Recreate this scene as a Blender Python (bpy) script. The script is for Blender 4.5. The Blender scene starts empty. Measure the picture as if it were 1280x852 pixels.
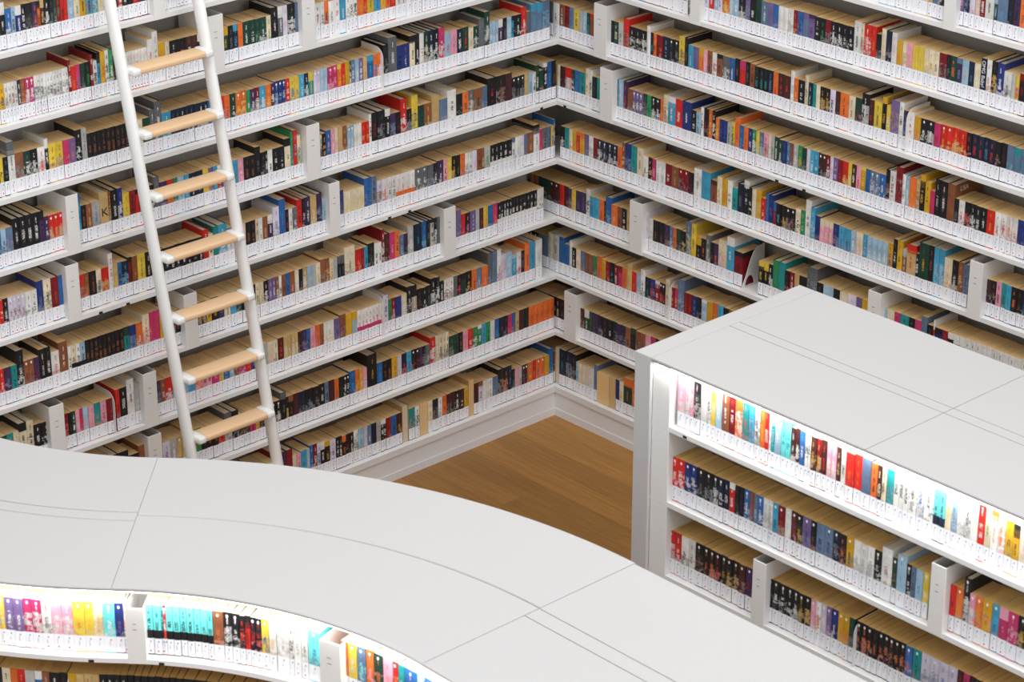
import bpy, bmesh, math, random
from mathutils import Vector, Matrix
PI = math.pi
S = bpy.context.scene
C = bpy.context.scene.collection
rnd = random.Random(7)

# ------------------------------------------------------------------ camera
FPX = 3303.73
YAW, PITCH, ROLL = -0.823798, 0.424241, 0.000463
CAM = Vector((8.59643, -8.25124, 3.84853))
cy, sy, cp, sp = math.cos(YAW), math.sin(YAW), math.cos(PITCH), math.sin(PITCH)
FW = Vector((sy * cp, cy * cp, -sp)); RT0 = Vector((cy, -sy, 0)); UP0 = RT0.cross(FW)
RT = math.cos(ROLL) * RT0 + math.sin(ROLL) * UP0
UP = -math.sin(ROLL) * RT0 + math.cos(ROLL) * UP0
cam = bpy.data.cameras.new('camera'); co = bpy.data.objects.new('camera', cam); C.objects.link(co)
M = Matrix((RT, UP, -FW)).transposed().to_4x4(); M.translation = CAM
co.matrix_world = M
cam.sensor_width = 36; cam.sensor_fit = 'HORIZONTAL'; cam.lens = FPX / 1280 * 36
cam.clip_start = 0.1; cam.clip_end = 100
cam.dof.use_dof = True; cam.dof.focus_distance = 12.0; cam.dof.aperture_fstop = 6.5
S.camera = co

# ------------------------------------------------------------------ world, light, exposure
S.view_settings.view_transform = 'Standard'; S.view_settings.look = 'None'
S.view_settings.gamma = 1; S.view_settings.use_curve_mapping = False
S.view_settings.exposure = 0.36
w = bpy.data.worlds.new('hall_light'); S.world = w; w.use_nodes = True
nt = w.node_tree; bg = nt.nodes['Background']
bg.inputs[0].default_value = (0.97, 0.985, 1.0, 1); bg.inputs[1].default_value = 0.74

def area(name, loc, aim, sx, sy_, power, col=(1, 1, 1)):
    l = bpy.data.lights.new(name, 'AREA'); l.shape = 'RECTANGLE'; l.size = sx; l.size_y = sy_
    l.energy = power; l.color = col
    o = bpy.data.objects.new(name, l); C.objects.link(o)
    o.location = loc; o.rotation_euler = (Vector(aim) - Vector(loc)).to_track_quat('-Z', 'Y').to_euler()
    return o
area('ceiling_light_panel', (3.5, -3.5, 7.5), (2.6, -2.6, -1), 6, 6, 250, (1, 0.985, 0.96))
area('atrium_window', (10, -3.0, 4.5), (0, -3.0, 0), 4, 4, 110, (0.9, 0.95, 1.0))

# ------------------------------------------------------------------ helpers
def lin(c):
    return tuple((v / 255 / 12.92 if v / 255 <= 0.04045 else ((v / 255 + 0.055) / 1.055) ** 2.4) for v in c) + (1.0,)

def mat(name, col, rough=0.5, spec=0.5, bump=0, bscale=60, var=0, emit=0):
    m = bpy.data.materials.new(name); m.use_nodes = True
    n = m.node_tree.nodes; L = m.node_tree.links; b = n['Principled BSDF']
    b.inputs['Base Color'].default_value = col; b.inputs['Roughness'].default_value = rough
    b.inputs['Specular IOR Level'].default_value = spec
    if emit:
        b.inputs['Emission Color'].default_value = col; b.inputs['Emission Strength'].default_value = emit
    tc = n.new('ShaderNodeTexCoord')
    if var:
        no = n.new('ShaderNodeTexNoise'); no.inputs['Scale'].default_value = 1.7; no.inputs['Detail'].default_value = 4
        L.new(tc.outputs['Object'], no.inputs['Vector'])
        r = n.new('ShaderNodeMapRange'); r.inputs[3].default_value = 1 - var; r.inputs[4].default_value = 1 + var * 0.3
        L.new(no.outputs['Fac'], r.inputs[0])
        mx = n.new('ShaderNodeVectorMath'); mx.operation = 'SCALE'
        mx.inputs[0].default_value = col[:3]; L.new(r.outputs[0], mx.inputs['Scale']); L.new(mx.outputs[0], b.inputs['Base Color'])
    if bump:
        no = n.new('ShaderNodeTexNoise'); no.inputs['Scale'].default_value = bscale; no.inputs['Detail'].default_value = 5
        L.new(tc.outputs['Object'], no.inputs['Vector'])
        bp = n.new('ShaderNodeBump'); bp.inputs['Strength'].default_value = bump; bp.inputs['Distance'].default_value = 0.002
        L.new(no.outputs['Fac'], bp.inputs['Height']); L.new(bp.outputs[0], b.inputs['Normal'])
    return m

class NT:
    def __init__(s, m): s.n = m.node_tree.nodes; s.L = m.node_tree.links
    def val(s, x, sock):
        if isinstance(x, (int, float)): sock.default_value = x
        elif isinstance(x, tuple): sock.default_value = x
        else: s.L.new(x, sock)
    def m(s, op, a, b=0, c=0, clamp=False):
        k = s.n.new('ShaderNodeMath'); k.operation = op; k.use_clamp = clamp
        s.val(a, k.inputs[0]); s.val(b, k.inputs[1]); s.val(c, k.inputs[2]); return k.outputs[0]
    def mix(s, f, a, b):
        k = s.n.new('ShaderNodeMix'); k.data_type = 'RGBA'
        s.val(f, k.inputs[0]); s.val(a, k.inputs[6]); s.val(b, k.inputs[7]); return k.outputs[2]
    def xyz(s, a, b, c):
        k = s.n.new('ShaderNodeCombineXYZ'); s.val(a, k.inputs[0]); s.val(b, k.inputs[1]); s.val(c, k.inputs[2]); return k.outputs[0]
    def sep(s, v):
        k = s.n.new('ShaderNodeSeparateXYZ'); s.L.new(v, k.inputs[0]); return k.outputs
    def attr(s, nm):
        k = s.n.new('ShaderNodeAttribute'); k.attribute_name = nm; return k
    def noise(s, v, sc, det=2.0, rough=0.5):
        k = s.n.new('ShaderNodeTexNoise'); s.L.new(v, k.inputs['Vector']); k.inputs['Scale'].default_value = sc
        k.inputs['Detail'].default_value = det; k.inputs['Roughness'].default_value = rough; return k.outputs['Fac']
    def white(s, v):
        k = s.n.new('ShaderNodeTexWhiteNoise'); k.noise_dimensions = '3D'; s.L.new(v, k.inputs['Vector']); return k.outputs['Value']

# ---- shared book materials: colours live on the book (attributes), print is drawn on the spine
def cover_material():
    m = bpy.data.materials.new('printed_book_cover'); m.use_nodes = True
    t = NT(m); b = t.n['Principled BSDF']
    a = t.attr('col'); a2 = t.attr('ink'); lc = t.sep(t.attr('lc').outputs['Vector']); sd = t.sep(t.attr('sd').outputs['Vector'])
    u, v, spine = lc[0], lc[1], lc[2]; seed, h, style = sd[0], sd[1], sd[2]
    sv = t.xyz(t.m('MULTIPLY', u, 1.0), t.m('MULTIPLY', v, 1.0), t.m('MULTIPLY', seed, 37.0))
    r1 = t.white(t.xyz(seed, 1.3, 0.0)); r2 = t.white(t.xyz(seed, 7.7, 0.0)); r3 = t.white(t.xyz(seed, 3.1, 5.0)); r4 = t.white(t.xyz(seed, 9.1, 2.0))
    # picture blotches shared with the second ink, low on the spine
    bl = t.noise(sv, 58.0, 3.0, 0.65)
    k3 = t.n.new('ShaderNodeTexNoise'); t.L.new(sv, k3.inputs['Vector']); k3.inputs['Scale'].default_value = 95.0; k3.inputs['Detail'].default_value = 2.0
    hs = t.n.new('ShaderNodeHueSaturation'); hs.inputs['Saturation'].default_value = 1.5; hs.inputs['Value'].default_value = 1.0; t.L.new(k3.outputs['Color'], hs.inputs['Color'])
    blm = t.m('MULTIPLY', t.m('GREATER_THAN', bl, t.m('MULTIPLY_ADD', r3, 0.14, 0.43)), t.m('MULTIPLY', t.m('GREATER_THAN', style, 0.5), t.m('LESS_THAN', style, 1.2)))
    low = t.m('LESS_THAN', v, t.m('MULTIPLY', h, t.m('MULTIPLY_ADD', r4, 0.34, 0.42)))
    pic = t.mix(0.45, a2.outputs['Color'], hs.outputs['Color'])
    c = t.mix(t.m('MULTIPLY', t.m('MULTIPLY', blm, low), 0.7), a.outputs['Color'], pic)
    blk = t.m('MULTIPLY', t.m('GREATER_THAN', style, 1.4), t.m('LESS_THAN', v, t.m('MULTIPLY', h, 0.5)))
    c = t.mix(blk, c, a2.outputs['Color'])
    # wear and tone drift along the spine
    dr = t.m('MULTIPLY_ADD', t.noise(sv, 22.0, 3.0), 0.8, 0.6)
    kk = t.n.new('ShaderNodeVectorMath'); kk.operation = 'SCALE'; t.L.new(c, kk.inputs[0]); t.L.new(dr, kk.inputs['Scale']); c = kk.outputs[0]
    # band at the head
    band = t.m('MULTIPLY', t.m('GREATER_THAN', v, t.m('MULTIPLY', h, t.m('MULTIPLY_ADD', r1, 0.18, 0.74))), t.m('MULTIPLY', t.m('GREATER_THAN', style, 0.38), t.m('LESS_THAN', style, 0.46)))
    c = t.mix(band, c, a2.outputs['Color'])
    # lettering: marks of letter size running down the spine, an author line and a title line
    g = t.noise(t.xyz(t.m('MULTIPLY', u, 1.4), v, t.m('MULTIPLY', seed, 91.0)), 215.0, 1.0)
    g2 = t.m('GREATER_THAN', g, 0.455)
    gaps = t.m('GREATER_THAN', t.noise(t.xyz(0.0, v, t.m('MULTIPLY', seed, 53.0)), 60.0, 0.0), 0.36)
    def run(lo, hi): return t.m('MULTIPLY', t.m('GREATER_THAN', v, t.m('MULTIPLY', h, lo)), t.m('LESS_THAN', v, t.m('MULTIPLY', h, hi)))
    in_t = run(t.m('MULTIPLY_ADD', r3, 0.12, 0.39), t.m('MULTIPLY_ADD', r4, 0.1, 0.64)); in_a = run(t.m('MULTIPLY_ADD', r3, 0.06, 0.76), 0.9)
    uw = t.m('ABSOLUTE', lc[0])
    m1 = t.m('LESS_THAN', uw, t.m('MULTIPLY_ADD', r1, 0.0032, 0.0036)); m2 = t.m('LESS_THAN', uw, 0.0026)
    tx = t.m('MULTIPLY', g2, t.m('MAXIMUM', t.m('MULTIPLY', t.m('MULTIPLY', in_t, m1), gaps), t.m('MULTIPLY', t.m('MULTIPLY', in_a, m2), t.m('GREATER_THAN', r2, 0.35))))
    tx = t.m('MULTIPLY', tx, spine)
    c = t.mix(t.m('MULTIPLY', tx, t.m('MULTIPLY_ADD', r4, 0.25, 0.7)), c, a2.outputs['Color'])
    # publisher's spot at the head of mass-market spines
    dv = t.m('DIVIDE', t.m('SUBTRACT', v, t.m('SUBTRACT', h, 0.013)), 1.35)
    dd = t.m('SQRT', t.m('ADD', t.m('MULTIPLY', u, u), t.m('MULTIPLY', dv, dv)))
    dot = t.m('MULTIPLY', t.m('LESS_THAN', dd, 0.0042), t.m('MULTIPLY', t.m('MULTIPLY', t.m('GREATER_THAN', style, 0.999), t.m('LESS_THAN', style, 1.2)), spine))
    c = t.mix(dot, c, (0.85, 0.84, 0.82, 1))
    t.L.new(c, b.inputs['Base Color']); b.inputs['Roughness'].default_value = 0.42; b.inputs['Specular IOR Level'].default_value = 0.35
    return m

def page_material():
    m = bpy.data.materials.new('paper_page_edges'); m.use_nodes = True
    t = NT(m); b = t.n['Principled BSDF']
    a = t.attr('col'); lc = t.sep(t.attr('lc').outputs['Vector']); sd = t.sep(t.attr('sd').outputs['Vector'])
    st = t.noise(t.xyz(lc[0], t.m('MULTIPLY', lc[1], 0.03), t.m('MULTIPLY', sd[0], 17.0)), 420.0, 2.0, 0.7)
    f = t.m('MULTIPLY_ADD', st, 0.36, 0.82)
    k = t.n.new('ShaderNodeVectorMath'); k.operation = 'SCALE'; t.L.new(a.outputs['Color'], k.inputs[0]); t.L.new(f, k.inputs['Scale'])
    t.L.new(k.outputs[0], b.inputs['Base Color']); b.inputs['Roughness'].default_value = 0.9; b.inputs['Specular IOR Level'].default_value = 0.1
    return m

def label_material():
    m = bpy.data.materials.new('white_call_number_label'); m.use_nodes = True
    t = NT(m); b = t.n['Principled BSDF']
    lc = t.sep(t.attr('lc').outputs['Vector']); sd = t.sep(t.attr('sd').outputs['Vector'])
    u, v = lc[0], lc[1]; seed = sd[0]
    r1 = t.white(t.xyz(seed, 2.2, 0.0)); r2 = t.white(t.xyz(seed, 4.7, 1.0)); r3 = t.white(t.xyz(seed, 8.7, 1.0))
    def spot(cu, cv, ru, rv):
        a = t.m('DIVIDE', t.m('SUBTRACT', u, cu), ru); c = t.m('DIVIDE', t.m('SUBTRACT', v, cv), rv)
        return t.m('LESS_THAN', t.m('ADD', t.m('MULTIPLY', a, a), t.m('MULTIPLY', c, c)), 1.0)
    c = t.mix(t.m('MULTIPLY', r1, 0.5), (0.87, 0.88, 0.93, 1), (0.9, 0.88, 0.9, 1))
    line = t.m('MULTIPLY', t.m('LESS_THAN', t.m('ABSOLUTE', t.m('ADD', u, 0.0015)), 0.0013), t.m('MULTIPLY', t.m('GREATER_THAN', v, 0.025), t.m('LESS_THAN', v, 0.044)))
    mk = t.m('GREATER_THAN', t.noise(t.xyz(u, v, t.m('MULTIPLY', seed, 71.0)), 330.0, 0.0), 0.47)
    c = t.mix(t.m('MULTIPLY', t.m('MULTIPLY', line, mk), 0.75), c, (0.16, 0.16, 0.2, 1))
    c = t.mix(t.m('MULTIPLY', spot(0.0022, 0.050, 0.0023, 0.0032), 0.85), c, (0.07, 0.09, 0.2, 1))
    c = t.mix(t.m('MULTIPLY', spot(0.0002, 0.0150, 0.0029, 0.0032), t.m('GREATER_THAN', sd[2], 0.5)), c, (0.55, 0.02, 0.05, 1))
    t.L.new(c, b.inputs['Base Color']); b.inputs['Roughness'].default_value = 0.35; b.inputs['Specular IOR Level'].default_value = 0.4
    return m

MC, MP, ML = cover_material(), page_material(), label_material()
WHITE = mat('white_lacquer', (0.80, 0.79, 0.775, 1), 0.38, 0.4, var=0.02)
WEDGE = mat('white_shelf_laminate', (0.80, 0.79, 0.78, 1), 0.45, 0.35, var=0.03)
TOPW = mat('pale_solid_surface', (0.555, 0.543, 0.538, 1), 0.32, 0.4, var=0.02)
SEAM = mat('seam_filler', (0.36, 0.28, 0.23, 1), 0.8, 0.2)
BACK = mat('grey_back_board', (0.40, 0.37, 0.33, 1), 0.7, 0.2, var=0.1)
METAL = mat('white_coated_steel', (0.80, 0.79, 0.77, 1), 0.35, 0.45)
RUNG = mat('pale_beech', lin((226, 190, 150)), 0.5, 0.3, bump=0.3, bscale=40)
CAPM = mat('white_plastic', (0.82, 0.81, 0.79, 1), 0.35, 0.5)
DARK = mat('black_fitting', (0.02, 0.018, 0.016, 1), 0.6, 0.3)
LED = mat('led_strip', (1.0, 0.97, 0.92, 1), 0.5, 0.2, emit=4)

def plank_material():
    m = bpy.data.materials.new('oak_floor'); m.use_nodes = True
    t = NT(m); b = t.n['Principled BSDF']
    tc = t.n.new('ShaderNodeTexCoord'); oi = t.n.new('ShaderNodeObjectInfo')
    p = t.sep(tc.outputs['Object'])
    v = t.xyz(t.m('MULTIPLY', p[0], 1.3), t.m('MULTIPLY', p[1], 22.0), t.m('MULTIPLY', oi.outputs['Random'], 40.0))
    n1 = t.noise(v, 2.2, 5.0, 0.6); n2 = t.noise(t.xyz(t.m('MULTIPLY', p[0], 6.0), t.m('MULTIPLY', p[1], 160.0), oi.outputs['Random']), 1.5, 3.0, 0.6)
    c = t.mix(n1, lin((138, 92, 38)), lin((204, 152, 80)))
    c = t.mix(t.m('MULTIPLY', n2, 0.65), c, lin((104, 66, 28)))
    f = t.m('MULTIPLY_ADD', oi.outputs['Random'], 0.45, 0.78)
    k = t.n.new('ShaderNodeVectorMath'); k.operation = 'SCALE'; t.L.new(c, k.inputs[0]); t.L.new(f, k.inputs['Scale'])
    t.L.new(k.outputs[0], b.inputs['Base Color']); b.inputs['Roughness'].default_value = 0.5
    return m
OAK = plank_material()

class MB:
    def __init__(s): s.bm = bmesh.new()
    def box(s, x0, x1, y0, y1, z0, z1, bev=0):
        r = bmesh.ops.create_cube(s.bm, size=1)
        for v in r['verts']:
            v.co = Vector((x0 + (v.co.x + .5) * (x1 - x0), y0 + (v.co.y + .5) * (y1 - y0), z0 + (v.co.z + .5) * (z1 - z0)))
        if bev:
            e = list({e for v in r['verts'] for e in v.link_edges})
            bmesh.ops.bevel(s.bm, geom=e, offset=bev, segments=2, affect='EDGES', profile=0.6)
        return s
    def prism(s, pts, z0, z1):
        b = [s.bm.verts.new((x, y, z0)) for x, y in pts]; t = [s.bm.verts.new((x, y, z1)) for x, y in pts]
        n = len(pts); s.bm.faces.new(b[::-1]); s.bm.faces.new(t)
        for i in range(n): s.bm.faces.new((b[i], b[(i + 1) % n], t[(i + 1) % n], t[i]))
        return s
    def xf(s, M):
        bmesh.ops.transform(s.bm, matrix=M, verts=s.bm.verts); return s
    def obj(s, name, m, parent=None, smooth=False):
        bmesh.ops.recalc_face_normals(s.bm, faces=s.bm.faces)
        me = bpy.data.meshes.new(name); s.bm.to_mesh(me); s.bm.free(); me.materials.append(m)
        if smooth:
            for p in me.polygons: p.use_smooth = True
        o = bpy.data.objects.new(name, me); C.objects.link(o)
        if parent: o.parent = parent
        return o

def empty(name, label, cat, loc=(0, 0, 0), group=None):
    o = bpy.data.objects.new(name, None); C.objects.link(o); o.location = loc
    o['label'] = label; o['category'] = cat
    o.empty_display_size = 0.05
    if group: o['group'] = group
    return o
def struct(o): o['kind'] = 'structure'; return o

def project(p):
    d = Vector(p) - CAM; z = d.dot(FW)
    return 640 + FPX * d.dot(RT) / z, 426 - FPX * d.dot(UP) / z

SP = 0.30          # shelf pitch
TH = 0.02          # shelf thickness
FLOOR = -1.94

# ------------------------------------------------------------------ the setting
f = struct(MB().box(-0.4, 8.5, -9.0, 0.4, FLOOR - 0.1, FLOOR - 0.004).obj('floor', mat('subfloor', lin((120, 84, 44)), 0.7)))
pw = 0.148
for i in range(0, 22):
    y1 = 0.02 - i * pw; y0 = y1 - pw + 0.0006
    x = -0.02 - (i * 0.61) % 1.7
    while x < 3.6:
        x2 = x + 1.9
        xa, xb = max(x, -0.02), min(x2 - 0.0006, 3.7)
        if xb - xa > 0.05:
            o = MB().box(0, xb - xa, 0, y1 - y0, 0, 0.004).obj('plank', OAK, f); o.location = (xa, y0, FLOOR - 0.004)
        x = x2
struct(MB().box(-0.42, -0.30, -5.6, 0.42, FLOOR - 0.1, 1.6).obj('wall_left', mat('painted_wall', (0.7, 0.69, 0.67, 1), 0.8)))
struct(MB().box(-0.42, 5.6, 0.30, 0.42, FLOOR - 0.1, 1.6).obj('wall_right', mat('painted_wall_right', (0.7, 0.69, 0.67, 1), 0.8)))

# ------------------------------------------------------------------ wall shelving
DEP = 0.25
KT, KB = -4, 6
caseL = empty('wall_bookshelf', 'built-in white wall shelving behind the ladder, filled with books', 'bookshelf', (0, 0, FLOOR))
caseR = empty('wall_bookshelf', 'built-in white wall shelving without a ladder, behind the straight white bookcase', 'bookshelf', (0, 0, FLOOR))
def loc(o, par):   # parts were modelled in world space
    o.location = -Vector(par.location); return o
LY, RX = -5.2, 5.2
for k in range(KT, KB + 1):
    z0 = -SP * k; z1 = z0 + TH
    if k == KB: z0 -= 0.012
    loc(MB().prism([(0, 0), (-DEP, DEP), (-DEP, LY), (0, LY)], z0, z1).obj('shelf', WEDGE, caseL), caseL)
    loc(MB().prism([(0, 0.0006), (RX, 0.0006), (RX, DEP), (-DEP + .0006, DEP)], z0, z1).obj('shelf', WEDGE, caseR), caseR)
loc(MB().box(-DEP - .02, -DEP, LY, DEP, FLOOR, 1.35).obj('back_panel', BACK, caseL), caseL)
loc(MB().box(-DEP, RX, DEP, DEP + .02, FLOOR, 1.35).obj('back_panel', BACK, caseR), caseR)
KICKL = mat('white_plinth_paint', (0.80, 0.80, 0.81, 1), 0.5, 0.3)
loc(MB().prism([(-.008, -.008 + .016), (-.03, .03), (-.03, LY), (-.008, LY)], FLOOR + .042, -1.812).obj('plinth', KICKL, caseL), caseL)
loc(MB().prism([(-.008, .008), (RX, .008), (RX, .03), (-.03, .03)], FLOOR + .042, -1.812).obj('plinth', KICKL, caseR), caseR)
loc(MB().prism([(-.002, .002), (-.03, .03), (-.03, LY), (-.002, LY)], FLOOR, FLOOR + .04).obj('skirting', KICKL, caseL), caseL)
loc(MB().prism([(-.002, .002), (RX, .002), (RX, .03), (-.03, .03)], FLOOR, FLOOR + .04).obj('skirting', KICKL, caseR), caseR)

def post_part(par, origin, tang, inward, wd, z0, h, depth=0.20, name='post'):
    """open-topped sheet-steel upright: front plate, two returns and a floor of its own"""
    b = MB(); t = 0.004
    b.box(0, wd, -0.0025, t, 0, h, 0.0012)
    b.box(0, t, t, depth, 0.018, h - 0.0); b.box(wd - t, wd, t, depth, 0.018, h)
    b.box(t, wd - t, depth - t, depth, 0.018, h - 0.05)
    Mx = Matrix((tang.to_3d(), inward.to_3d(), Vector((0, 0, 1)))).transposed().to_4x4()
    Mx.translation = Vector((origin[0], origin[1], z0)) - Vector(par.location)
    o = b.xf(Mx).obj(name, METAL, par)
    for hz in (h * 0.62, h * 0.72):
        q = MB().box(wd * .36, wd * .56, -0.0032, -0.0022, hz, hz + 0.0022).xf(Mx).obj('slot', mat_slot, o)
    return o
mat_slot = mat('slot_shadow', (0.22, 0.2, 0.19, 1), 0.8, 0.1)

# ------------------------------------------------------------------ tracks: a shelf front line that books stand along
class Line:
    """straight shelf front: s runs in the direction t, inward normal n"""
    def __init__(s, o, t, n, smin, smax): s.o = Vector(o); s.t = Vector(t); s.n = Vector(n); s.a = smin; s.b = smax
    def at(s, q, rec=0):
        p = s.o + s.t * q + s.n * rec; return p, s.t, s.n
CA0 = Vector((3.354, -5.212)); CB0 = Vector((0.730, -2.588)); RA0, RB0 = 1.443, 2.268; CW = 0.922; CTOP = -0.336
class Curve:
    """the curved counter's reading side: straight, then two arcs bending opposite ways"""
    def __init__(s, off=0.0):
        s.off = off; s.a = -2.6; s.b = RA0 * PI / 4 + RB0 * PI * 0.42
        # s<0: straight part x = 3.73 - s, then arc around CA (R 1.34), then arc around CB (R 2.105)
    def at(s, q, rec=0):
        CA = CA0; CB = CB0; RA, RB = RA0, RB0
        if q < 0:
            p = Vector((CA.x - q, CA.y + RA)); t = Vector((1, 0)); n = Vector((0, 1))
        elif q < RA * PI / 4:
            a = PI / 2 + q / RA; n = Vector((math.cos(a), math.sin(a))); p = CA + n * RA; t = Vector((math.sin(a), -math.cos(a)))
        else:
            q2 = q - RA * PI / 4; a = -PI / 4 - q2 / RB; r = Vector((math.cos(a), math.sin(a))); p = CB + r * RB; n = -r; t = Vector((-math.sin(a), math.cos(a)))
        return p + n * (rec + s.off), t, n
TL = Line((0, 0), (0, 1), (-1, 0), -5.1, 0.02)
TR = Line((0, 0), (1, 0), (0, 1), -0.22, 5.1)
BX0, BY, BTOP = 2.642, -2.143, -0.036
BR = 0.013
TB = Line((0, BY + BR), (1, 0), (0, 1), BX0, 6.2)
TC = Curve(0.012)

def s_of(track, px, z, rec):
    """distance along the shelf whose point shows at column px of the photograph"""
    a, b = track.a, track.b
    f = lambda q: project((*track.at(q, rec)[0], z))[0] - px
    fa, fb = f(a), f(b)
    if fa * fb > 0: return a if abs(fa) < abs(fb) else b
    for _ in range(40):
        m = (a + b) / 2; fm = f(m)
        if fa * fm <= 0: b = m
        else: a, fa = m, fm
    return (a + b) / 2
PAL = dict(k=(30,30,34), K=(28,40,60), g=(98,100,104), G=(176,176,172), w=(226,224,220), c=(222,208,178), a=(198,166,112),
 r=(206,42,36), R=(130,28,36), o=(222,110,50), y=(222,192,68), Y=(208,160,40), n=(48,134,84), N=(30,66,54), t=(34,142,142), T=(66,154,190),
 b=(44,98,160), B=(38,54,118), l=(156,188,210), s=(96,118,146), p=(230,156,176), P=(192,54,104), v=(114,94,142), V=(64,46,82), m=(138,84,56), M=(70,38,36), e=(208,202,220), x=(110,214,214))
NAMES = dict(k='black', K='dark navy', g='dark grey', G='light grey', w='white', c='cream', a='tan', r='red', R='dark red', o='orange', y='yellow', Y='mustard',
 n='green', N='dark green', t='teal', T='turquoise blue', b='blue', B='navy blue', l='pale blue', s='slate blue', p='pink', P='magenta', v='purple', V='dark purple', m='brown', M='dark brown', e='pale lilac', x='aqua')
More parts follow.
